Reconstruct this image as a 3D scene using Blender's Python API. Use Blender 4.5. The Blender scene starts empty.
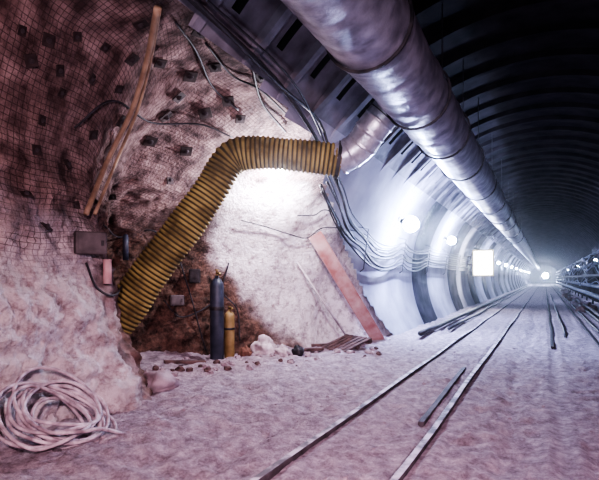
import bpy, bmesh, math, random
from mathutils import Vector, noise, Matrix
from mathutils.bvhtree import BVHTree
random.seed(4)
S=bpy.context.scene
COL=S.collection
TH=math.atan((545-299.5)/480.0); CT,ST=math.cos(TH),math.sin(TH)
EYE=1.5; CX,CZ=-0.2,1.7; R=3.6

def W(u,v,d):
    xr=(u-299.5)/480*d
    return Vector((xr*CT-d*ST, xr*ST+d*CT, EYE+(278-v)/480*d))
def G(u,v):
    return W(u,v,480*EYE/(v-278.0))

# ------------------------------------------------------------ materials
def mat(name,c1,c2=None,rough=.8,metal=0,scale=5,bump=.3,c3=None,detail=6,bscale=None,lo=.35,hi=.65,dist=.02,spec=.5):
    m=bpy.data.materials.new(name); m.use_nodes=True
    n=m.node_tree.nodes; l=m.node_tree.links
    b=n['Principled BSDF']; b.inputs['Roughness'].default_value=rough; b.inputs['Metallic'].default_value=metal
    b.inputs['Specular IOR Level'].default_value=spec
    tc=n.new('ShaderNodeTexCoord')
    no=n.new('ShaderNodeTexNoise'); no.inputs['Scale'].default_value=scale; no.inputs['Detail'].default_value=detail
    l.new(tc.outputs['Object'],no.inputs['Vector'])
    cr=n.new('ShaderNodeValToRGB'); e=cr.color_ramp.elements
    e[0].position=lo; e[0].color=(*c1,1); e[1].position=hi; e[1].color=(*(c2 or c1),1)
    if c3:
        k=e.new((lo+hi)/2); k.color=(*c3,1)
    l.new(no.outputs['Fac'],cr.inputs['Fac']); l.new(cr.outputs['Color'],b.inputs['Base Color'])
    if bump:
        n2=n.new('ShaderNodeTexNoise'); n2.inputs['Scale'].default_value=bscale or scale*5; n2.inputs['Detail'].default_value=8; n2.inputs['Roughness'].default_value=.65
        l.new(tc.outputs['Object'],n2.inputs['Vector'])
        bp=n.new('ShaderNodeBump'); bp.inputs['Strength'].default_value=bump; bp.inputs['Distance'].default_value=dist
        l.new(n2.outputs['Fac'],bp.inputs['Height']); l.new(bp.outputs['Normal'],b.inputs['Normal'])
    m['ramp']=cr.name
    return m
def emat(name,c,s):
    m=bpy.data.materials.new(name); m.use_nodes=True
    b=m.node_tree.nodes['Principled BSDF']
    b.inputs['Base Color'].default_value=(*c,1); b.inputs['Emission Color'].default_value=(*c,1); b.inputs['Emission Strength'].default_value=s
    return m

def rock_material():
    m=mat('shotcrete_rock',(.06,.032,.032),(.40,.28,.265),rough=.95,scale=4.2,bump=.9,c3=(.21,.135,.13),bscale=18,dist=.07,detail=12,lo=.34,hi=.66)
    n=m.node_tree.nodes; l=m.node_tree.links; b=n['Principled BSDF']; cr=n[m['ramp']]
    at=n.new('ShaderNodeVertexColor'); at.layer_name='zone'
    sp=n.new('ShaderNodeSeparateColor'); l.new(at.outputs['Color'],sp.inputs['Color'])
    no=n.new('ShaderNodeTexNoise'); no.inputs['Scale'].default_value=6; no.inputs['Detail'].default_value=12; no.inputs['Roughness'].default_value=.75
    tc=n.new('ShaderNodeTexCoord'); l.new(tc.outputs['Object'],no.inputs['Vector'])
    wr=n.new('ShaderNodeValToRGB'); wr.color_ramp.elements[0].color=(.32,.235,.255,1); wr.color_ramp.elements[1].color=(.80,.73,.76,1)
    wr.color_ramp.elements[0].position=.34; wr.color_ramp.elements[1].position=.53
    l.new(no.outputs['Fac'],wr.inputs['Fac'])
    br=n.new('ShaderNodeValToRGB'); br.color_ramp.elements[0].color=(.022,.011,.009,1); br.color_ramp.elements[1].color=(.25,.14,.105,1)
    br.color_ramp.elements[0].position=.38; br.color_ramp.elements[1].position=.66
    l.new(no.outputs['Fac'],br.inputs['Fac'])
    m1=n.new('ShaderNodeMix'); m1.data_type='RGBA'; l.new(sp.outputs['Red'],m1.inputs[0]); l.new(cr.outputs['Color'],m1.inputs[6]); l.new(wr.outputs['Color'],m1.inputs[7])
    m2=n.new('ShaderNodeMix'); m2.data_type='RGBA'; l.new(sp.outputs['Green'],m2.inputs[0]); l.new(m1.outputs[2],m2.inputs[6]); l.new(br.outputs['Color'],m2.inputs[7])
    uv=n.new('ShaderNodeUVMap')
    bk=n.new('ShaderNodeTexBrick'); bk.offset=0; bk.inputs['Scale'].default_value=1
    bk.inputs['Brick Width'].default_value=.062; bk.inputs['Row Height'].default_value=.062; bk.inputs['Mortar Size'].default_value=.005
    bk.inputs['Mortar Smooth'].default_value=.3
    l.new(uv.outputs['UV'],bk.inputs['Vector'])
    n3=n.new('ShaderNodeTexNoise'); n3.inputs['Scale'].default_value=2.2; l.new(tc.outputs['Object'],n3.inputs['Vector'])
    mr=n.new('ShaderNodeMapRange'); mr.inputs[1].default_value=.25; mr.inputs[2].default_value=.45; mr.inputs[4].default_value=.75; l.new(n3.outputs['Fac'],mr.inputs[0])
    mm=n.new('ShaderNodeMath'); mm.operation='MULTIPLY'; l.new(bk.outputs['Fac'],mm.inputs[0]); l.new(mr.outputs[0],mm.inputs[1])
    mm2=n.new('ShaderNodeMath'); mm2.operation='MULTIPLY'; l.new(mm.outputs[0],mm2.inputs[0]); l.new(sp.outputs['Blue'],mm2.inputs[1])
    m3=n.new('ShaderNodeMix'); m3.data_type='RGBA'; l.new(mm2.outputs[0],m3.inputs[0]); l.new(m2.outputs[2],m3.inputs[6]); m3.inputs[7].default_value=(.03,.018,.018,1)
    l.new(m3.outputs[2],b.inputs['Base Color'])
    return m

M_rock=rock_material()
M_floor=mat('dusty_ground',(.16,.11,.13),(.68,.57,.63),rough=.97,scale=7,bump=1,c3=(.39,.31,.355),bscale=34,dist=.07,detail=15,lo=.34,hi=.64)
M_floor.node_tree.nodes['Noise Texture'].inputs['Roughness'].default_value=.82
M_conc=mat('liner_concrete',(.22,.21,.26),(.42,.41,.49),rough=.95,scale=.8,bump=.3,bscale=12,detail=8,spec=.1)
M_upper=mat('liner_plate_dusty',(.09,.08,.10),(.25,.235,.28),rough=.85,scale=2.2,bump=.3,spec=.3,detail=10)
M_band_shade=mat('liner_band_shade',(.02,.02,.028),(.07,.065,.085),rough=.95,scale=2,bump=.3,spec=.1)  # dark gaps between the lamp pools, painted as bands on the liner
M_steel_shade=mat('liner_steel_shade',(.004,.0032,.0045),(.026,.020,.024),rough=.9,metal=0,scale=2.5,bump=.2,spec=.15)  # dark vault steel, the duct's shade over it put into the colour
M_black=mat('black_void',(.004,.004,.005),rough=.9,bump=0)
M_duct=mat('galvanised_duct',(.17,.165,.21),(.38,.37,.44),rough=.42,metal=.45,scale=5,bump=.4,bscale=7,dist=.03,detail=12)
M_silver=mat('silver_foil',(.45,.46,.52),(.80,.81,.88),rough=.33,metal=.7,scale=6,bump=.4,bscale=9,dist=.03)
M_dark=mat('dark_steel',(.02,.018,.022),(.07,.06,.065),rough=.55,metal=.5,scale=8,bump=.2)
M_rail=mat('rail_steel',(.025,.018,.022),(.09,.07,.08),rough=.8,metal=.1,scale=6,bump=.2)
M_railtop=mat('dull_rail_head',(.10,.08,.095),(.52,.45,.51),rough=.7,metal=.1,scale=5,bump=0,detail=10,lo=.4,hi=.56)
M_cable=mat('black_rubber',(.012,.011,.015),(.04,.035,.045),rough=.6,scale=5,bump=0)
M_hosew=mat('white_hose',(.22,.16,.185),(.58,.49,.54),rough=.6,scale=9,bump=.1)
M_palep=mat('pale_painted_pipe',(.12,.13,.19),(.30,.32,.42),rough=.6,scale=3,bump=.1)
M_beige=mat('beige_hose',(.20,.13,.09),(.38,.27,.18),rough=.6,scale=5,bump=.1)
M_red=mat('red_paint_worn',(.38,.15,.14),(.60,.42,.42),rough=.8,scale=3,bump=.3,lo=.35,hi=.68,detail=12)
M_cylb=mat('blue_grey_paint',(.015,.02,.035),(.05,.055,.085),rough=.5,scale=5,bump=.1)
M_cyly=mat('ochre_paint',(.18,.115,.04),(.30,.21,.09),rough=.6,scale=6,bump=.1)
M_brass=mat('brass',(.3,.22,.1),rough=.45,metal=.8,bump=0)
M_sack=mat('dusty_sack',(.36,.29,.31),(.64,.56,.60),rough=.9,scale=5,bump=.5)
M_sacko=mat('brown_sack',(.14,.06,.04),(.28,.15,.11),rough=.9,scale=6,bump=.5)
M_stone=mat('dusty_stone',(.20,.14,.16),(.48,.39,.43),rough=.95,scale=3,bump=.6)
M_wood=mat('weathered_wood',(.05,.025,.025),(.16,.09,.085),rough=.8,scale=9,bump=.3)
M_box=mat('painted_box',(.05,.038,.042),(.12,.095,.10),rough=.6,scale=6,bump=.1)
M_plate=mat('rusty_plate',(.02,.012,.013),(.06,.04,.04),rough=.8,metal=.2,scale=8,bump=.2)
M_bulb=emat('lamp_glass',(.62,.74,1),400)
M_panel=emat('lit_panel',(1,.97,.95),14)
M_rim=mat('yellow_frame',(.6,.5,.3),(.7,.6,.4),rough=.5,bump=0)

def hose_material():
    m=mat('yellow_ribbed_fabric',(.13,.095,.03),(.42,.345,.12),rough=.8,scale=3,bump=.2,detail=14)
    n=m.node_tree.nodes; l=m.node_tree.links; b=n['Principled BSDF']; cr=n[m['ramp']]
    uv=n.new('ShaderNodeUVMap'); sx=n.new('ShaderNodeSeparateXYZ'); l.new(uv.outputs['UV'],sx.inputs[0])
    f=n.new('ShaderNodeMath'); f.operation='FRACT'; l.new(sx.outputs['X'],f.inputs[0])
    r=n.new('ShaderNodeValToRGB'); e=r.color_ramp.elements
    e[0].position=0; e[0].color=(1,1,1,1); e[1].position=.62; e[1].color=(0,0,0,1)
    k=e.new(.40); k.color=(1,1,1,1); k=e.new(.84); k.color=(0,0,0,1); k=e.new(.97); k.color=(1,1,1,1)
    l.new(f.outputs[0],r.inputs['Fac'])
    mx=n.new('ShaderNodeMix'); mx.data_type='RGBA'; l.new(r.outputs['Color'],mx.inputs[0])
    mx.inputs[6].default_value=(.045,.034,.015,1); l.new(cr.outputs['Color'],mx.inputs[7]); l.new(mx.outputs[2],b.inputs['Base Color'])
    return m
M_hose=hose_material()

# ------------------------------------------------------------ helpers
def obj(name,verts,faces,mats,smooth=False,label=None,cat=None,parent=None,kind=None,group=None,uvs=None,midx=None):
    me=bpy.data.meshes.new(name); me.from_pydata([tuple(v) for v in verts],[],faces); 
    for mm in (mats if isinstance(mats,(list,tuple)) else [mats]): me.materials.append(mm)
    if smooth: me.polygons.foreach_set('use_smooth',[True]*len(me.polygons))
    if midx: me.polygons.foreach_set('material_index',midx)
    if uvs:
        ul=me.uv_layers.new(name='UVMap')
        for lo in me.loops: ul.data[lo.index].uv=uvs[lo.vertex_index]
    me.update()
    o=bpy.data.objects.new(name,me); COL.objects.link(o)
    tag(o,label,cat,kind,group)
    if parent: o.parent=parent
    return o
def tag(o,label=None,cat=None,kind=None,group=None):
    if label:o['label']=label
    if cat:o['category']=cat
    if kind:o['kind']=kind
    if group:o['group']=group
def catmull(P,n=10):
    P=[Vector(p) for p in P]; out=[]
    Q=[P[0]*2-P[1]]+P+[P[-1]*2-P[-2]]
    for i in range(1,len(Q)-2):
        for k in range(n):
            t=k/n; a,b,c,d=Q[i-1],Q[i],Q[i+1],Q[i+2]
            out.append(.5*((2*b)+(c-a)*t+(2*a-5*b+4*c-d)*t*t+(3*b-a-3*c+d)*t**3))
    out.append(P[-1]); return out
def resample(P,step):
    L=[0]
    for i in range(1,len(P)): L.append(L[-1]+(P[i]-P[i-1]).length)
    n=max(2,int(L[-1]/step)); out=[];j=0
    for k in range(n+1):
        s=L[-1]*k/n
        while j<len(L)-2 and L[j+1]<s:j+=1
        t=(s-L[j])/max(1e-9,L[j+1]-L[j]); out.append(P[j].lerp(P[j+1],t))
    return out,L[-1]
def tube(P,rad,seg=12,pitch=1,cap=True):
    verts=[];faces=[];uvs=[]
    T=(P[1]-P[0]).normalized(); N=T.orthogonal().normalized(); s=0
    for i,p in enumerate(P):
        t=(P[min(i+1,len(P)-1)]-P[max(i-1,0)]).normalized()
        N=(N-t*N.dot(t)).normalized(); B=t.cross(N)
        if i: s+=(P[i]-P[i-1]).length
        for k in range(seg):
            a=2*math.pi*k/seg; r=rad(s,a,i) if callable(rad) else rad
            verts.append(p+(N*math.cos(a)+B*math.sin(a))*r); uvs.append((s/pitch,k/seg))
    for i in range(len(P)-1):
        for k in range(seg):
            k2=(k+1)%seg; faces.append((i*seg+k,i*seg+k2,(i+1)*seg+k2,(i+1)*seg+k))
    if cap:
        faces.append(tuple(reversed(range(seg)))); faces.append(tuple((len(P)-1)*seg+k for k in range(seg)))
    return verts,faces,uvs
def tube_obj(name,P,rad,m,seg=10,**kw):
    v,f,u=tube(P,rad,seg); return obj(name,v,f,m,smooth=True,uvs=u,**kw)
def lathe(prof,seg=24,c=(0,0,0)):
    v=[];f=[]
    for r,z in prof:
        for k in range(seg):
            a=2*math.pi*k/seg; v.append((c[0]+r*math.cos(a),c[1]+r*math.sin(a),c[2]+z))
    for i in range(len(prof)-1):
        for k in range(seg):
            k2=(k+1)%seg; f.append((i*seg+k,i*seg+k2,(i+1)*seg+k2,(i+1)*seg+k))
    f.append(tuple(reversed(range(seg)))); f.append(tuple((len(prof)-1)*seg+k for k in range(seg)))
    return v,f
def boxes(bl):
    v=[];f=[]
    for (x0,x1,y0,y1,z0,z1) in bl:
        b=len(v)
        v+=[(x0,y0,z0),(x1,y0,z0),(x1,y1,z0),(x0,y1,z0),(x0,y0,z1),(x1,y0,z1),(x1,y1,z1),(x0,y1,z1)]
        f+=[tuple(b+i for i in q) for q in ((0,3,2,1),(4,5,6,7),(0,1,5,4),(1,2,6,5),(2,3,7,6),(3,0,4,7))]
    return v,f
def bevel(o,w=.01,s=2):
    m=o.modifiers.new('bevel','BEVEL'); m.width=w; m.segments=s; m.limit_method='ANGLE'
def orient(o,loc,nrm,up=Vector((0,0,1)),roll=0):
    z=nrm.normalized(); x=up.cross(z); x=x.normalized() if x.length>1e-3 else Vector((1,0,0)); y=z.cross(x)
    M=Matrix((x,y,z)).transposed().to_4x4(); o.matrix_world=Matrix.Translation(loc)@M@Matrix.Rotation(roll,4,'Z')

def interp(x,xs,ys):
    if x<=xs[0]:return ys[0]
    for i in range(len(xs)-1):
        if x<=xs[i+1]:
            t=(x-xs[i])/(xs[i+1]-xs[i]); return ys[i]*(1-t)+ys[i+1]*t
    return ys[-1]
def ss(x,a,b):
    t=max(0,min(1,(x-a)/(b-a))); return t*t*(3-2*t)

# ------------------------------------------------------------ cavern rock surface
AC=[-34,-18,-8,2,15,30,42,56]
YC=[-1.5,2,3.2,4.0,4.7,5.4,6.5,7.5,8.5,9.5,10.8,12.5]
RT=[[4.25,4.2,4.15,4.3,4.5,4.5,4.0,3.68],
    [4.4,4.3,4.15,4.3,4.6,4.6,4.0,3.68],
    [4.7,4.5,4.3,4.4,4.7,4.7,4.1,3.68],
    [4.4,4.3,4.35,4.6,5.0,4.8,4.1,3.68],
    [4.5,4.6,4.95,5.2,5.3,4.9,4.1,3.68],
    [6.2,6.3,6.7,6.6,5.7,4.9,4.0,3.68],
    [6.9,6.9,6.7,6.3,5.5,4.5,3.8,3.68],
    [6.2,5.9,5.7,5.5,4.8,4.0,3.7,3.68],
    [5.2,5.05,4.95,4.7,4.15,3.75,3.68,3.68],
    [4.55,4.45,4.3,4.05,3.75,3.68,3.68,3.68],
    [3.8,3.75,3.68,3.68,3.68,3.68,3.68,3.68],
    [3.68]*8]
def cell(x,xs):
    for i in range(len(xs)-1):
        if x<=xs[i+1] or i==len(xs)-2: 
            return i,max(0,min(1,(x-xs[i])/(xs[i+1]-xs[i])))
def rbase(Y,a):
    i,t=cell(Y,YC); j,s=cell(a,AC); t=t*t*(3-2*t)*.5+t*.5; s=s*s*(3-2*s)*.5+s*.5
    A=RT[i][j]*(1-s)+RT[i][j+1]*s; B=RT[i+1][j]*(1-s)+RT[i+1][j+1]*s
    return A*(1-t)+B*t
def pol(Y,a,r): 
    a=math.radians(a); return Vector((CX-r*math.cos(a),Y,CZ+r*math.sin(a)))
def rr(Y,a):
    r=rbase(Y,a); p=pol(Y,a,r); amp=min(1,(r-3.66)/.5)
    up=(1-.7*ss(a,6,18))*(1-.88*ss(Y+.72*(p.z)-8.3,-.3,.8))*(1-.3*(1-ss(Y,3.4,4.8)))
    d=noise.fractal(p*.9,1.0,2.0,4)*.18*up+abs(noise.noise(p*2.3))*.08*up+noise.fractal(p*5,.5,2.1,6)*.08*up
    cliff=noise.noise(p*1.7+Vector((5,1,2)))
    d+=.07*ss(cliff,-.05,.05)*up
    return r+d*amp
NY=360;NA=270
verts=[];faces=[];uvs=[];zone=[]
ys=[-1.5+14.0*i/NY for i in range(NY+1)]; as_=[-34+90*j/NA for j in range(NA+1)]
DY=14.0/NY; DA=math.radians(90/NA)
ucum=[0]*(NA+1); rprev=None
for y in ys:
    rb=[rbase(y,a) for a in as_]
    if rprev: ucum=[u+math.hypot(DY,b-c) for u,b,c in zip(ucum,rb,rprev)]
    rprev=rb; vc=0
    for j,a in enumerate(as_):
        if j: vc+=math.hypot(rb[j]*DA,rb[j]-rb[j-1])
        r=rr(y,a); p=pol(y,a,r); verts.append(p); uvs.append((ucum[j]+.02*noise.noise(p*2),vc+.02*noise.noise(p*2+Vector((9,9,9)))))
        h=p.z+noise.noise(p*1.5)*.4
        nz=noise.fractal(p*1.4,.9,2,4)*.28
        white=ss(y+nz-(8.85-0.70*p.z),-.2,.3)*(1-ss(p.z+nz,2.95,3.35)*.9)
        col=(1-ss(y+nz*2,3.5,4.7))*(1-ss(p.z+nz*1.5,1.6,2.7))*.8
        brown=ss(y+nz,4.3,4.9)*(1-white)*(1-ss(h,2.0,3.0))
        meshz=(1-white)*ss(p.z+nz,1.3,2.1)
        zone.append((max(white,col),brown,meshz,1))
for i in range(NY):
    for j in range(NA):
        k=i*(NA+1)+j; faces.append((k,k+1,k+NA+2,k+NA+1))
rock=obj('wall_left',verts,faces,M_rock,smooth=True,uvs=uvs,kind='structure',label='rough shotcrete cavern wall with wire mesh and niche')
ca=rock.data.color_attributes.new('zone','FLOAT_COLOR','POINT')
for i,c in enumerate(zone): ca.data[i].color=c
bvh=BVHTree.FromPolygons(verts,faces)
EYEV=Vector((0,0,EYE))
def hit(u,v):
    d=(W(u,v,1)-EYEV).normalized(); h=bvh.ray_cast(EYEV,d)
    n=h[1]
    if n.dot(d)>0:n=-n
    return h[0],n

# ------------------------------------------------------------ round liner
END=150
def aedge(Y): return interp(Y,[-2,3.6,5,6.6,8.3,10,12,12.3],[41,39,37,33,20,2,-30,-34])
RL=.9
prof=[(0,0),(.02,1),(.14,1),(.16,0),(.36,0),(.50,0),(.72,0)]
yl=[]
y=-1.8;ri=0
while y<END:
    for dy,r in (prof if y<22 else prof[:4]): yl.append((y+dy,r,ri))
    y+=RL; ri+=1
angs=[-34+2*i for i in range(125)]
verts=[];faces=[];mi=[]
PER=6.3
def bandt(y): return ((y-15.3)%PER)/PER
def rl(y,a,q,ri):
    k=ss(a,34,46)
    r=R-.09*q*k
    if a<46 and y>14:
        t=bandt(y)
        rib=ss(t,.0,.04)*(1-ss(t,.30,.36))
        r-=.06*rib*(1-k)*ss(a,-34,-20)
    return r
for (y,q,ri) in yl:
    for a in angs: verts.append(pol(y,a,rl(y,a,q,ri)))
NAa=len(angs)
for i in range(len(yl)-1):
    ym=(yl[i][0]+yl[i+1][0])/2
    isslot= yl[i][0]<22 and abs(((yl[i][0]+1.8)%RL)-.36)<.02
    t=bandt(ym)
    for j in range(NAa-1):
        am=angs[j]+1
        if am<aedge(ym): continue
        q=(i*NAa+j,i*NAa+j+1,(i+1)*NAa+j+1,(i+1)*NAa+j)
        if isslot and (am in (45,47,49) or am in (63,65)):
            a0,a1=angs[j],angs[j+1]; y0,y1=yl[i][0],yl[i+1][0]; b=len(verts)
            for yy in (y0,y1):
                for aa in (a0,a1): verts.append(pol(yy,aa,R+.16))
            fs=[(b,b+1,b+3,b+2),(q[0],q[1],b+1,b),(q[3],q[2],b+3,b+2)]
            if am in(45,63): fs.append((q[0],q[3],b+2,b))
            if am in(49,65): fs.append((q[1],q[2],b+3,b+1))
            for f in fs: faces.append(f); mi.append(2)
            continue
        faces.append(q)
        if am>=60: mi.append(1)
        elif ym>14 and am<38 and t<.34: mi.append(3)  # painted shade bands, spaced to leave the lamp bays pale
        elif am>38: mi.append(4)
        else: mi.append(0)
liner=obj('wall_liner',verts,faces,[M_conc,M_steel_shade,M_black,M_band_shade,M_upper],midx=mi,kind='structure',label='ribbed round tunnel lining with bolt pockets')
v=[pol(END-.3,a,R+.1) for a in range(0,360,10)]
obj('wall_end',v,[tuple(range(36))],M_steel_shade,kind='structure',label='far end of the tunnel')

# ------------------------------------------------------------ floor
TR=[-1.85,-.97,.15,1.05]
def fz(x,y):
    z=noise.fractal(Vector((x*.8,y*.8,3)),1,2,4)*.05+noise.fractal(Vector((x*4,y*4,1)),.5,2,6)*.038
    d=min(abs(x-t) for t in TR); z*= .35+.65*ss(d,.06,.3); z-= .012*(1-ss(d,.02,.09)); z+=.034*math.exp(-((d-.12)/.05)**2)*(.5+noise.noise(Vector((x*2,y*1.7,5))))
    for gx in (-3.0,-2.45,-.35): z-=.03*math.exp(-((x-gx-.08*math.sin(y*.5))/.10)**2)
    z+= .10*ss(-x,3.3,5.2)*noise.noise(Vector((x,y,7)))+.05*ss(-x,2.6,3.4)
    return z
xs=[-8.2+i*.045 for i in range(262)]; yv=[];y=-1.5
while y<END: yv.append(y); y+= .042 if y<10 else (.2 if y<30 else 3)
verts=[(x,y,fz(x,y)) for y in yv for x in xs]; nx=len(xs)
faces=[(i*nx+j,i*nx+j+1,(i+1)*nx+j+1,(i+1)*nx+j) for i in range(len(yv)-1) for j in range(nx-1)]
keep=[]
for f in faces:
    c=Vector(verts[f[0]])
    if c.y>12.2 and (c.x<-3.4 or c.x>3.15): continue
    if c.x>3.35: continue
    keep.append(f)
obj('floor',verts,keep,M_floor,smooth=True,kind='structure',label='pale dusty muck floor of the tunnel')

# ------------------------------------------------------------ rails
RP=[(-.06,-.10),(.06,-.10),(.06,-.085),(.014,-.07),(.014,.0),(.032,.012),(.032,.042),(.027,.050),(-.027,.050),(-.032,.042),(-.032,.012),(-.014,.0),(-.014,-.07),(-.06,-.085)]
def rail(x,y0,y1,label,tilt=0,mats=None):
    v=[];f=[];mi=[]
    n=len(RP); st=int((y1-y0)/1.0)+2
    for i in range(st):
        y=y0+(y1-y0)*i/(st-1)
        w=.012*math.sin(y*.9+x*3); dz=.010*math.sin(y*1.3+x)
        v+=[(x+px+w+tilt*(y-y0),y,pz+dz) for px,pz in RP]
    for i in range(st-1):
        for k in range(n):
            k2=(k+1)%n; f.append((i*n+k,i*n+k2,(i+1)*n+k2,(i+1)*n+k)); mi.append(1 if k in(7,) else 0)
    f.append(tuple(reversed(range(n)))); f.append(tuple((st-1)*n+k for k in range(n))); mi+=[0,0]
    return obj('rail',v,f,mats or [M_rail,M_railtop],midx=mi,label=label,cat='rail',group='tunnel track rails')
rail(TR[0],-1.2,END-2,'narrow steel rail half sunk in pale muck')
rail(TR[1],-1.2,END-2,'narrow steel rail half sunk in pale muck')
rail(TR[2],11.5,END-2,'dark steel rail of the second track',mats=[M_rail,M_dark])
rail(TR[3],11.5,END-2,'dark steel rail of the second track',mats=[M_rail,M_dark])
rail(-1.13,4.9,8.2,'loose dark check rail beside the track',-.01,[M_rail,M_rail])
P=[Vector((-2.75+.02*math.sin(y),y,.12)) for y in [12+ i*2 for i in range(40)]]
tube_obj('floor_pipe',P,.07,M_dark,label='dark steel pipe lying along the tunnel wall',cat='pipe')
P=[Vector((-2.4+.04*math.sin(y*.7),y,.07)) for y in [14+ i*2 for i in range(40)]]
tube_obj('floor_pipe',P,.045,M_dark,label='thin dark pipe lying beside the track',cat='pipe')
rp=random.Random(8)
for x,y0,y1,r in ((.46,13.5,50,.03),(1.3,14.5,60,.04)):
    n=int((y1-y0)/3)
    P=[Vector((x+rp.uniform(-.02,.02),y0+(y1-y0)*i/n,.01+r)) for i in range(n+1)]
    tube_obj('floor_pipe',catmull(P,3),r,M_dark,seg=8,label='dark rusty pipe lying on the tunnel floor',cat='pipe',group='loose pipes on the floor')

# ------------------------------------------------------------ main ventilation duct
DX,DZ,DR=-1.52,3.92,.41
P=[Vector((DX,-1.5+.06*i,DZ)) for i in range(400)]+[Vector((DX,22.5+1.0*i,DZ)) for i in range(0,int(END-24))]
def dr(s,a,i):
    r=DR; q=(s%1.5)
    if q<.06 or q>1.44: r+=.016
    q2=(s%.5); 
    if q2<.05: r-=.010
    return r+.016*noise.noise(Vector((s*1.3,math.cos(a)*1.8,math.sin(a)*1.8)))
v,f,u=tube(P,dr,44,cap=False)
duct=obj('ventilation_duct',v,f,M_duct,smooth=True,uvs=u,label='large grey sheet metal ventilation duct under the roof',cat='ventilation duct')
def ring(y,r0,w,name,m,parent,cx=DX,cz=DZ):
    vv=[];ff=[];n=32
    for (rad,yy) in ((r0,y-w),(r0+.03,y-w),(r0+.03,y+w),(r0,y+w)):
        for k in range(n):
            a=2*math.pi*k/n; vv.append((cx+rad*math.cos(a),yy,cz+rad*math.sin(a)))
    for i in range(4):
        for k in range(n):
            k2=(k+1)%n; ff.append((i*n+k,i*n+k2,((i+1)%4)*n+k2,((i+1)%4)*n+k))
    return obj(name,vv,ff,m,parent=parent)
for y in [2.2,4.4,6.4,8.2,10.2,13,16,19,22,26,30]:
    ring(y,DR+.010,.010,'duct_band',M_dark,duct)
    for sx in (-1,1):
        x=DX+sx*(DR+.03)*.75; z=DZ+(DR+.03)*.66
        zt=CZ+math.sqrt((R+.02)**2-(x-CX)**2)
        tube_obj('hanger_strap',[Vector((x,y,z)),Vector((x,y,zt))],.008,M_dark,seg=6,parent=duct)

# branch: silver take-off
bp=[W(426,78,7.05),W(410,92,6.95),W(392,106,6.85),W(373,128,6.95),W(358,148,7.1),W(338,160,7.2)]
P,L=resample(catmull(bp,12),.012)
br=tube(P,lambda s,a,i:.232+(.012 if (s%.2)<.03 else 0)+.008*noise.noise(Vector((s*4,math.cos(a)*2,math.sin(a)*2))),32)
elbow=obj('branch_duct',br[0],br[1],M_silver,smooth=True,label='silver segmented metal elbow branching off the duct',cat='branch duct')
for s in (.40,.66,.92):
    k=int(s/.012)
    if k<len(P)-2:
        v,f,u=tube([P[k],P[k+1]],.250,28); obj('clamp_band',v,f,M_dark,smooth=False,parent=elbow)
# yellow hose
hp=[W(341,160,7.2),W(318,157,7.2),W(290,155,7.2),W(258,153,7.2),W(232,158,7.2),W(213,186,7.2),W(184,228,7.15),W(150,274,7.1),W(114,322,7.0)]
P,L=resample(catmull(hp,14),.0085)
PT=.068
def hr(s,a,i):
    t=s/PT
    return .235+.045*(s/L)+.012*math.cos(2*math.pi*(t-.22))+.035*noise.noise(Vector((s*1.6,math.cos(a),math.sin(a))))
v,f,u=tube(P,hr,36,pitch=PT,cap=False)
hose=obj('ventilation_hose',v,f,M_hose,smooth=True,uvs=u,label='yellow spiral-ribbed flexible air hose bending into niche',cat='air hose')
so=hose.modifiers.new('s','SOLIDIFY'); so.thickness=.008
v,f,u=tube(P[2:9],.278,36,cap=False); o=obj('coupling_band',v,f,M_dark,parent=hose,smooth=True)

# ------------------------------------------------------------ cables
ck=[(1.5,44),(3.2,42),(5,40),(6.4,36.5),(7.4,29),(8.2,23),(9.0,17)]
for c in range(8):
    rnd=random.Random(c+3)
    off=-c*1.5
    use=ck if c<3 else ck[4:]
    pts=[pol(Y,a+off*.8+rnd.uniform(-1.2,1.2)+1,3.42+rnd.uniform(-.06,.05)) for Y,a in use]
    hy=[10.0,13.2,16.4]+[19.6+3.2*k for k in range(6)]+[45,60,80,100]
    hang=[(yy,14+off+rnd.uniform(-1,1)*(1 if yy<15 else .25)) for yy in hy]
    for k,(yy,aa) in enumerate(hang):
        pts.append(pol(yy,aa,3.38))
        if k+1<len(hang):
            y2,a2=hang[k+1]; sg=rnd.uniform(1,6) if yy<12 else (rnd.uniform(.8,4) if yy<16 else .5)
            for t in (.25,.5,.75):
                pts.append(pol(yy+(y2-yy)*t,aa+(a2-aa)*t-sg*4*t*(1-t),3.40))
    P=catmull(pts,4)
    tube_obj('power_cable',P,.014+.007*(c%3),M_cable,seg=7,label='black cable sagging along the tunnel wall',cat='cable',group='black cables on the tunnel wall')
def rockline(pp,off=.05):
    out=[]
    for u_,v_ in pp:
        h,n=hit(u_,v_); out.append(h+n*off)
    return out
for k,pp in enumerate(([(240,218),(262,224),(288,232),(306,236),(324,226)],[(296,214),(312,214),(328,210)])):
    pts=rockline(pp,.07)+[pol(9.9+.3*k,13-1.5*k,3.4),pol(11.4,9-2*k,3.40),pol(13.0,11.5-1.5*k,3.38)]
    tube_obj('power_cable',catmull(pts,8),.011,M_cable,seg=7,label='thin black cable swagged across the white shotcrete',cat='cable')
for y in (10.0,13.2,16.4,19.6,22.8,26,29.2):
    P=[pol(y,15,3.58),pol(y,15,3.34),pol(y,0,3.34),pol(y,-1,3.42)]
    tube_obj('cable_hook',P,.010,M_dark,seg=6,label='bent steel hook carrying wall cables',cat='cable hook',group='cable hooks on the wall')
for pp,r,m,lab in [
   ([(236,22),(252,62),(262,100),(285,130)],.018,M_cable,'black cable hanging down the rough wall'),
   ([(205,40),(232,72),(262,88),(292,118)],.014,M_cable,'black cable hanging down the rough wall'),
   ([(70,128),(110,100),(150,120),(200,122),(232,135)],.013,M_cable,'thin black cable draped across the mesh'),
   ([(175,18),(196,48),(212,84),(238,108)],.014,M_cable,'black cable hanging down the rough wall')]:
    tube_obj('hanging_cable',catmull(rockline(pp),8),r,m,seg=7,label=lab,cat='cable')
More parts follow.
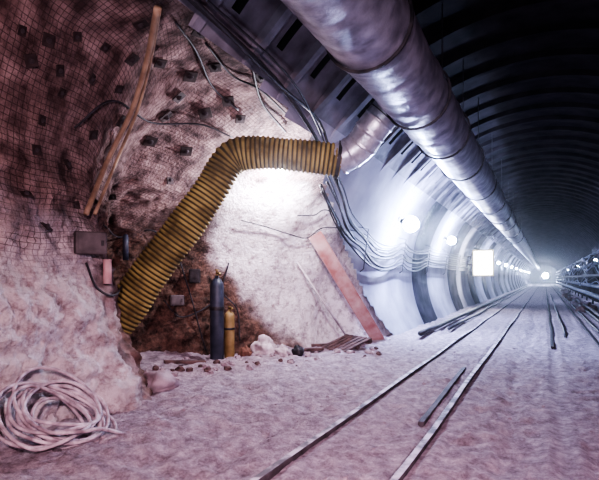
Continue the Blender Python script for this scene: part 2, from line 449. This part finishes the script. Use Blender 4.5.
for du,lab in ((0,'beige supply hose hanging down the rock wall'),(9,'beige supply hose beside its twin on the rock')):
    pp=[(157+du*.3,8),(147+du*.4,60),(132+du*.6,110),(108+du,160),(86+du,214)]
    hh=[hit(u_,v_)[0].lerp(EYEV,.04) for u_,v_ in pp]
    tube_obj('supply_hose',catmull(hh,8),.034 if du==0 else .022,M_beige,seg=10,label=lab,cat='hose')

# ------------------------------------------------------------ bearing plates
v,f=boxes([(-.062,.062,-.062,.062,0,.012)])
spots=[(60,92),(104,46),(169,180),(92,134),(45,228),(26,196),(131,58),(76,36),(205,112),(186,150),(215,66),(58,70),(150,140),(118,88),(40,120),(178,96),(30,60),(200,30),(112,196),(66,165),(196,205),(228,100),(140,22),(90,78),(160,62),(248,50),(35,150),(47,40),(120,120),(190,75),(222,40),(75,205),(165,115),(225,190),(262,75),(240,118),(20,30)]
def mkplate():
    base=obj('bearing_plate',v,f,M_plate); bevel(base,.006)
    nv,nf=lathe([(.02,.0),(.03,.012),(.022,.025),(.016,.025),(.016,.04),(.0001,.042)],10)
    nut=obj('bolt_nut',nv,nf,M_rail,parent=base); return base,nut
base,nut=mkplate()
first=True
for (pu,pv) in spots:
    h,n=hit(pu,pv)
    if first: b=base; first=False
    else:
        b=base.copy(); k=nut.copy(); COL.objects.link(b); COL.objects.link(k); k.parent=b
    tag(b,'dark square steel bolt plate pinning the wire mesh','bolt plate',None,'bolt plates on the rock wall')
    sc=random.uniform(.95,1.35)*(.75 if pu<120 else 1.2)
    orient(b,h+n*.02,n,roll=random.uniform(0,.5)); b.scale=[sc]*3

# ------------------------------------------------------------ lamps
def lamp(loc,nrm,power,size=.09,label='round wall lamp glowing bluish white',col=(.48,.58,1),lightr=.1,grp=None,out=.12,gap=.12):
    e=bpy.data.objects.new('tunnel_lamp',None); COL.objects.link(e); tag(e,label,'lamp',None,grp)
    orient(e,loc,nrm)
    v,f=lathe([(.06,-.0),(.06,.03),(.025,.04),(.025,out-size-.04),(size*.5,out-size-.02),(size*.6,out-size*.8)],20)
    obj('lamp_bracket',v,f,M_dark,parent=e,smooth=False)
    bm=bmesh.new(); bmesh.ops.create_uvsphere(bm,u_segments=20,v_segments=12,radius=size)
    me=bpy.data.meshes.new('lamp_globe'); bm.to_mesh(me); bm.free(); me.materials.append(M_bulb)
    me.polygons.foreach_set('use_smooth',[True]*len(me.polygons))
    b=bpy.data.objects.new('lamp_globe',me); COL.objects.link(b); b.parent=e; b.location=(0,0,out)
    ld=bpy.data.lights.new('lamp_light','POINT'); ld.energy=power; ld.color=col; ld.shadow_soft_size=lightr
    lo=bpy.data.objects.new('lamp_light',ld); COL.objects.link(lo); lo.parent=e; lo.location=(0,0,out+size+gap)
    return e
def Lp(Y,a,r=R): 
    p=pol(Y,a,r); n=Vector((CX,Y,CZ))-p; return p,n.normalized()
for i,y in enumerate([12.75,19.0,33,41,49,58,68,80,92,106,122]):
    p,n=Lp(y,22.5 if i<2 else 18,R-.07); lamp(p,n,(1400,850)[i] if i<2 else 300,size=(.21,.16)[i] if i<2 else .11,grp='lamps on the tunnel wall',gap=.03,lightr=.08,out=.30)
for y in (36,54,76,98):
    p,n=Lp(y,163,R-.07); lamp(p,n,260,size=.09,grp='lamps on the tunnel wall',out=.3)
h,n=hit(280,166)
lamp(h,n,360,size=.06,label='bulkhead lamp on the shotcrete behind the yellow hose',col=(.95,.90,1),lightr=.06)
lamp(Vector((.1,END-32,2.0)),Vector((0,-1,0)),700,size=.6,label='bright work light at the far heading',out=1.1)
e=bpy.data.objects.new('light_box',None); COL.objects.link(e); tag(e,'white illuminated rectangular panel on the tunnel wall','light box'); e.location=(-2.75,25.5,2.25)
v,f=boxes([(-.50,.50,-.05,.12,-.66,.66)]); o=obj('box_frame',v,f,M_rim,parent=e); bevel(o,.02)
v,f=boxes([(-.42,.42,-.075,-.045,-.58,.58)]); obj('lit_screen',v,f,M_panel,parent=e)
v,f=boxes([(-.75,-.3,-.0,.06,-.1,-.04),(-.75,-.3,-.0,.06,.3,.36)]); obj('wall_bracket',v,f,M_dark,parent=e)
ld=bpy.data.lights.new('panel_light','AREA'); ld.energy=140; ld.size=1; ld.color=(.8,.85,1)
lo=bpy.data.objects.new('panel_light',ld); COL.objects.link(lo); lo.parent=e; lo.location=(0,-.15,0); lo.rotation_euler=(math.radians(-90),0,0)

# ------------------------------------------------------------ gas cylinders
def gas(loc,h,r,m,label):
    e=bpy.data.objects.new('gas_cylinder',None); COL.objects.link(e); e.location=loc; tag(e,label,'gas cylinder')
    pr=[(r*.92,0),(r,.02),(r,h*.80),(r*.93,h*.84),(r*.72,h*.875),(r*.42,h*.90),(r*.3,h*.91),(r*.3,h*.93)]
    v,f=lathe(pr,28); obj('cylinder_body',v,f,m,parent=e,smooth=True)
    v,f=lathe([(.022,h*.93),(.022,h*.97),(.014,h*.975),(.014,h*.985),(.04,h*.986),(.04,h),(.01,h)],14); obj('valve',v,f,M_brass,parent=e)
    P=[Vector((0,0,h*.955)),Vector((.07,-.02,h*.955)),Vector((.09,-.03,h*.94))]
    tube_obj('regulator',P,.022,M_brass,parent=e)
    v,f=lathe([(r+.006,h*.55),(r+.01,h*.56),(r+.01,h*.58),(r+.006,h*.59)],28); obj('chain_band',v,f,M_dark,parent=e)
    return e
p=G(217,360); gas((p.x,p.y,0),1.66,.125,M_cylb,'tall dark blue-grey gas cylinder standing upright in niche')
p=G(229.5,358.5); gas((p.x,p.y,0),.98,.095,M_cyly,'shorter ochre yellow gas cylinder beside the tall one')

# ------------------------------------------------------------ lumps
def lump(name,loc,sx,sy,sz,m,label,cat,seed=0,amp=.25,sub=3,group=None,rot=0):
    bm=bmesh.new(); bmesh.ops.create_icosphere(bm,subdivisions=sub,radius=1)
    for vv in bm.verts:
        d=vv.co.normalized(); k=1+amp*noise.fractal(d*1.4+Vector((seed*7.3,seed,0)),1,2,4)
        q=d*k; q.z=max(q.z,-.6)
        vv.co=Vector((q.x*sx,q.y*sy,(q.z+.6)*sz/1.6))
    me=bpy.data.meshes.new(name); bm.to_mesh(me); bm.free(); me.materials.append(m)
    o=bpy.data.objects.new(name,me); COL.objects.link(o); o.location=loc; o.rotation_euler=(0,0,rot)
    tag(o,label,cat,None,group); me.polygons.foreach_set('use_smooth',[sub>2]*len(me.polygons)); return o
def gp(u,v,dz=-.03):
    p=G(u,v); return (p.x,p.y,fz(p.x,p.y)+dz)
lump('boulder',gp(160,390),.25,.21,.27,M_stone,'pale dusty boulder on the niche floor','boulder',3,.5)
lump('sack',gp(264,358),.20,.16,.32,M_sack,'crumpled pale sack at the foot of the shotcrete','sack',5,.6,4)
lump('sack',gp(245,358),.12,.10,.26,M_sacko,'brown crumpled sack beside the ochre cylinder','sack',7,.6,4)
lump('sack',gp(283,359),.14,.12,.2,M_sack,'small pale sack lying among rubble','sack',8,.6,4)
lump('scrap_lump',gp(298,358),.12,.12,.2,M_dark,'dark dented lump of scrap beside pale sack','scrap',9,.4)
rs=random.Random(5)
for i in range(80):
    u_=rs.uniform(140,382); vb=rs.uniform(0,1); v_=366-(u_-110)*.06+vb*14 if u_<300 else 352-(u_-300)*.1+vb*12
    if u_<180: v_=370+vb*16
    s=rs.uniform(.02,.08)
    lump('stone',gp(u_,v_,-.01),s,s*.8,s*1.2,M_stone if i%3 else M_wood,'small loose stone on the dusty floor','stone',i+20,.5,2,'loose stones along the wall')
for i in range(110):
    x=rs.choice([rs.uniform(-3.6,-2.1),rs.uniform(-.7,1.6),rs.uniform(-1.75,-1.3)]); y=rs.uniform(2.6,13); s=rs.uniform(.01,.028)
    lump('stone',(x,y,fz(x,y)-.005),s,s*.8,s*1.1,M_stone,'small loose stone on the dusty floor','stone',i+90,.5,2,'loose stones near the track')
for k,(u_,v_,L_,rz) in enumerate(((330,348,.8,.5),(358,346,.7,-.3),(312,355,.5,1.1),(185,366,.7,.9))):
    vv,ff=boxes([(-L_/2,L_/2,-.06,.06,0,.05)]); o=obj('scrap_plank',vv,ff,M_wood,label='dark broken plank lying at the wall foot',cat='plank',group='scrap planks at the wall foot'); bevel(o,.006)
    o.location=gp(u_,v_,.03); o.rotation_euler=(0,.04*(k-1),rz)

# ------------------------------------------------------------ leaning red channel beam
a=Vector((-3.42,10.75,.02)); h1,n1=hit(313,232); b=h1+n1*.10
Lb=(b-a).length
bl=[(-.145,.145,-.006,.006,0,Lb),(-.145,-.125,-.006,.09,0,Lb),(.125,.145,-.006,.09,0,Lb)]
v,f=boxes(bl); beam=obj('steel_beam',v,f,M_red,label='worn dull red steel channel leaning on white shotcrete',cat='steel beam')
zz=(b-a).normalized(); n=(EYEV-(a+b)/2); n=(n-zz*n.dot(zz)).normalized(); xx=n.cross(zz)
beam.matrix_world=Matrix.Translation(a)@Matrix((xx,n,zz)).transposed().to_4x4()
h2,n2=hit(296,262)
c=W(352,345,10.6); c.z=.03
tube_obj('steel_bar',[c,h2+n2*.06],.022,M_sack,label='thin pale bar leaning on the shotcrete slope',cat='bar')
bl=[(-.35+ i*.14,-.25+i*.14,-.4,.4,.06,.085) for i in range(6)]+[(-.36,.46,y,y+.07,0,.06) for y in (-.38,-.03,.32)]
v,f=boxes(bl); o=obj('pallet',v,f,M_wood,label='small reddish slatted pallet tilted against the wall foot',cat='pallet'); q=gp(344,350,.02); o.location=q; o.rotation_euler=(.3,.0,-.5)

# ------------------------------------------------------------ niche equipment
def wallbox(u,v,w,hh,d,label,m=M_box):
    h,n=hit(u,v); n=Vector((n.x,n.y,0)).normalized()
    vv,ff=boxes([(-w/2,w/2,-hh/2,hh/2,0,d)]); o=obj('junction_box',vv,ff,m,label=label,cat='junction box'); bevel(o,.015)
    v2,f2=boxes([(-w/2+.03,w/2-.03,-hh/2+.03,hh/2-.03,d,d+.012)]); obj('box_lid',v2,f2,m,parent=o)
    v2,f2=boxes([(w/2-.07,w/2-.04,-.03,.03,d+.012,d+.03)]); obj('latch',v2,f2,M_dark,parent=o)
    orient(o,h+n*.07,n); return o
wallbox(88,244,.34,.26,.16,'grey electrical junction box on the rock')
wallbox(196,276,.2,.26,.12,'small dark control box on the brown rock',M_dark)
wallbox(176,300,.26,.2,.12,'small dusty control box on the brown rock',M_box)
h,n=hit(127,250)
P=[h+n*.12+Vector((0,0,.28)),h+n*.12+Vector((0,0,-.22))]
tube_obj('tube_canister',P,.05,M_cylb,seg=16,label='blue-grey tube canister hung in the niche',cat='canister')
h,n=hit(104,278)
P=[h+n*.12+Vector((0,0,.2)),h+n*.12+Vector((0,0,-.1))]
tube_obj('fire_extinguisher',P,.05,M_red,seg=16,label='worn red extinguisher hung in the niche',cat='extinguisher')
for pp in ([(84,262),(95,285),(112,292),(128,270)],[(100,225),(120,235),(150,228),(170,246)],[(165,300),(180,318),(200,312),(214,300)],[(180,262),(192,300),(200,330),(206,350)],[(228,262),(222,290),(236,310),(240,340)]):
    tube_obj('hanging_cable',catmull(rockline(pp,.06),8),.014,M_cable,seg=7,label='loose black cable looping in the niche',cat='cable')

# ------------------------------------------------------------ coiled hose
pts=[]; c=Vector((-3.88,2.84,.05))
N=10
for i in range(N*20+1):
    t=i/20; a=2*math.pi*t
    rad=.47-.18*abs(math.sin(t*1.9))
    ox=.07*math.sin(t*2.1); oy=.09*math.cos(t*1.3)
    lx=ox+rad*math.cos(a); ly=oy+rad*math.sin(a)*1.0
    z=.05+.016*t+.03*math.sin(a*2+t)+max(0,(-lx+.3))*.50+max(0,-lx-.1)*.15
    pts.append(Vector((c.x+lx*.9,c.y+ly,z)))
pts+= [pts[-1]+Vector((.0,.25,-.12)),pts[-1]+Vector((-.12,.40,-.2))]
tube_obj('coiled_hose',catmull(pts,2),.0165,M_hosew,seg=8,label='coil of dusty white hose on the floor',cat='hose')

# ------------------------------------------------------------ pipe rack and clutter opposite
rk=random.Random(21)
for i in range(16):
    y=19+i*4.5
    bl=[(2.42,2.52,y-.05,y+.05,-.05,2.7)]+[(2.0,2.45,y-.03,y+.03,zz,zz+.05) for zz in (.45,.95,1.5,2.05,2.6)]
    v,f=boxes(bl); obj('rack_post',v,f,M_dark,label='steel post with arms carrying pipes',cat='rack post',group='pipe rack posts')
for zz,x,r,m,lab in ((.62,2.2,.11,M_palep,'blue-grey service pipe on rack arms'),(1.11,2.15,.10,M_palep,'blue-grey service pipe on rack arms'),(1.63,2.25,.08,M_box,'dark service pipe on rack arms'),(2.2,2.15,.09,M_palep,'blue-grey service pipe on rack arms'),(2.72,2.2,.06,M_palep,'thin blue-grey pipe on rack arms'),(.12,1.8,.07,M_box,'dusty dark pipe lying on the floor'),(.10,1.58,.06,M_dark,'dusty dark pipe lying on the floor')):
    P=[Vector((x+rk.uniform(-.01,.01),y,zz)) for y in range(15,120,3)]
    tube_obj('service_pipe',P,r,m,seg=12,label=lab,cat='pipe',group='service pipes on the rack')
for i in range(8):
    pts=[]; y=17+i*.6; zb=rk.uniform(.6,3.0)
    k=0
    while y<85:
        pts.append(Vector((1.95+.02*i-.05*(k%2),y,zb-(rk.uniform(.1,.5) if k%2 else 0)))); y+=3.4; k+=1
    tube_obj('power_cable',catmull(pts,5),.022,M_cable if i%2 else M_palep,seg=6,label='loose cable looping along the pipe rack',cat='cable',group='tangled cables on the pipe rack')
for i in range(26):
    y=rk.uniform(22,60); x=rk.uniform(1.4,2.0); s=rk.uniform(.12,.3)
    lump('rubble_block',(x,y,-.02),s,s,s*1.3,M_stone if i%2 else M_wood,'lump of rubble below the pipe rack','rubble',i+200,.6,2,'rubble below the pipe rack')

# ------------------------------------------------------------ lights
def spot(name,loc,target,power,deg,col,rad=.25,blend=.8):
    ld=bpy.data.lights.new(name,'SPOT'); ld.energy=power; ld.spot_size=math.radians(deg); ld.spot_blend=blend; ld.shadow_soft_size=rad; ld.color=col
    o=bpy.data.objects.new(name,ld); COL.objects.link(o); o.location=loc
    o.rotation_euler=(Vector(target)-Vector(loc)).to_track_quat('-Z','Y').to_euler(); return o
spot('unseen_flood',(.4,-.9,2.5),(-4.8,4.4,.8),1300,90,(1,.68,.76),rad=.10,blend=.75)
spot('unseen_flood',(1.9,.8,2.6),(-1.4,6.6,-.2),950,92,(1,.68,.89),rad=.10)
spot('unseen_flood',(-1.0,-.6,1.2),(-2.1,6.5,3.7),360,72,(.82,.80,1))  # cool fill added for the duct, out of view
wd=bpy.data.worlds.new('World'); S.world=wd; wd.use_nodes=True
nt=wd.node_tree
nt.nodes['Background'].inputs[0].default_value=(.04,.03,.07,1); nt.nodes['Background'].inputs[1].default_value=.12
vs=nt.nodes.new('ShaderNodeVolumeScatter'); vs.inputs['Density'].default_value=.0022; vs.inputs['Anisotropy'].default_value=.9
nt.links.new(vs.outputs[0],nt.nodes['World Output'].inputs['Volume'])
try:
    S.view_settings.look='AgX - High Contrast'
except Exception as ex: print(ex)

cd=bpy.data.cameras.new('Camera'); cd.sensor_width=36; cd.lens=36*480/599; cd.shift_y=38/599; cd.clip_start=.05; cd.clip_end=400
co=bpy.data.objects.new('Camera',cd); COL.objects.link(co); co.location=(0,0,EYE); co.rotation_euler=(math.pi/2,0,TH)
S.camera=co
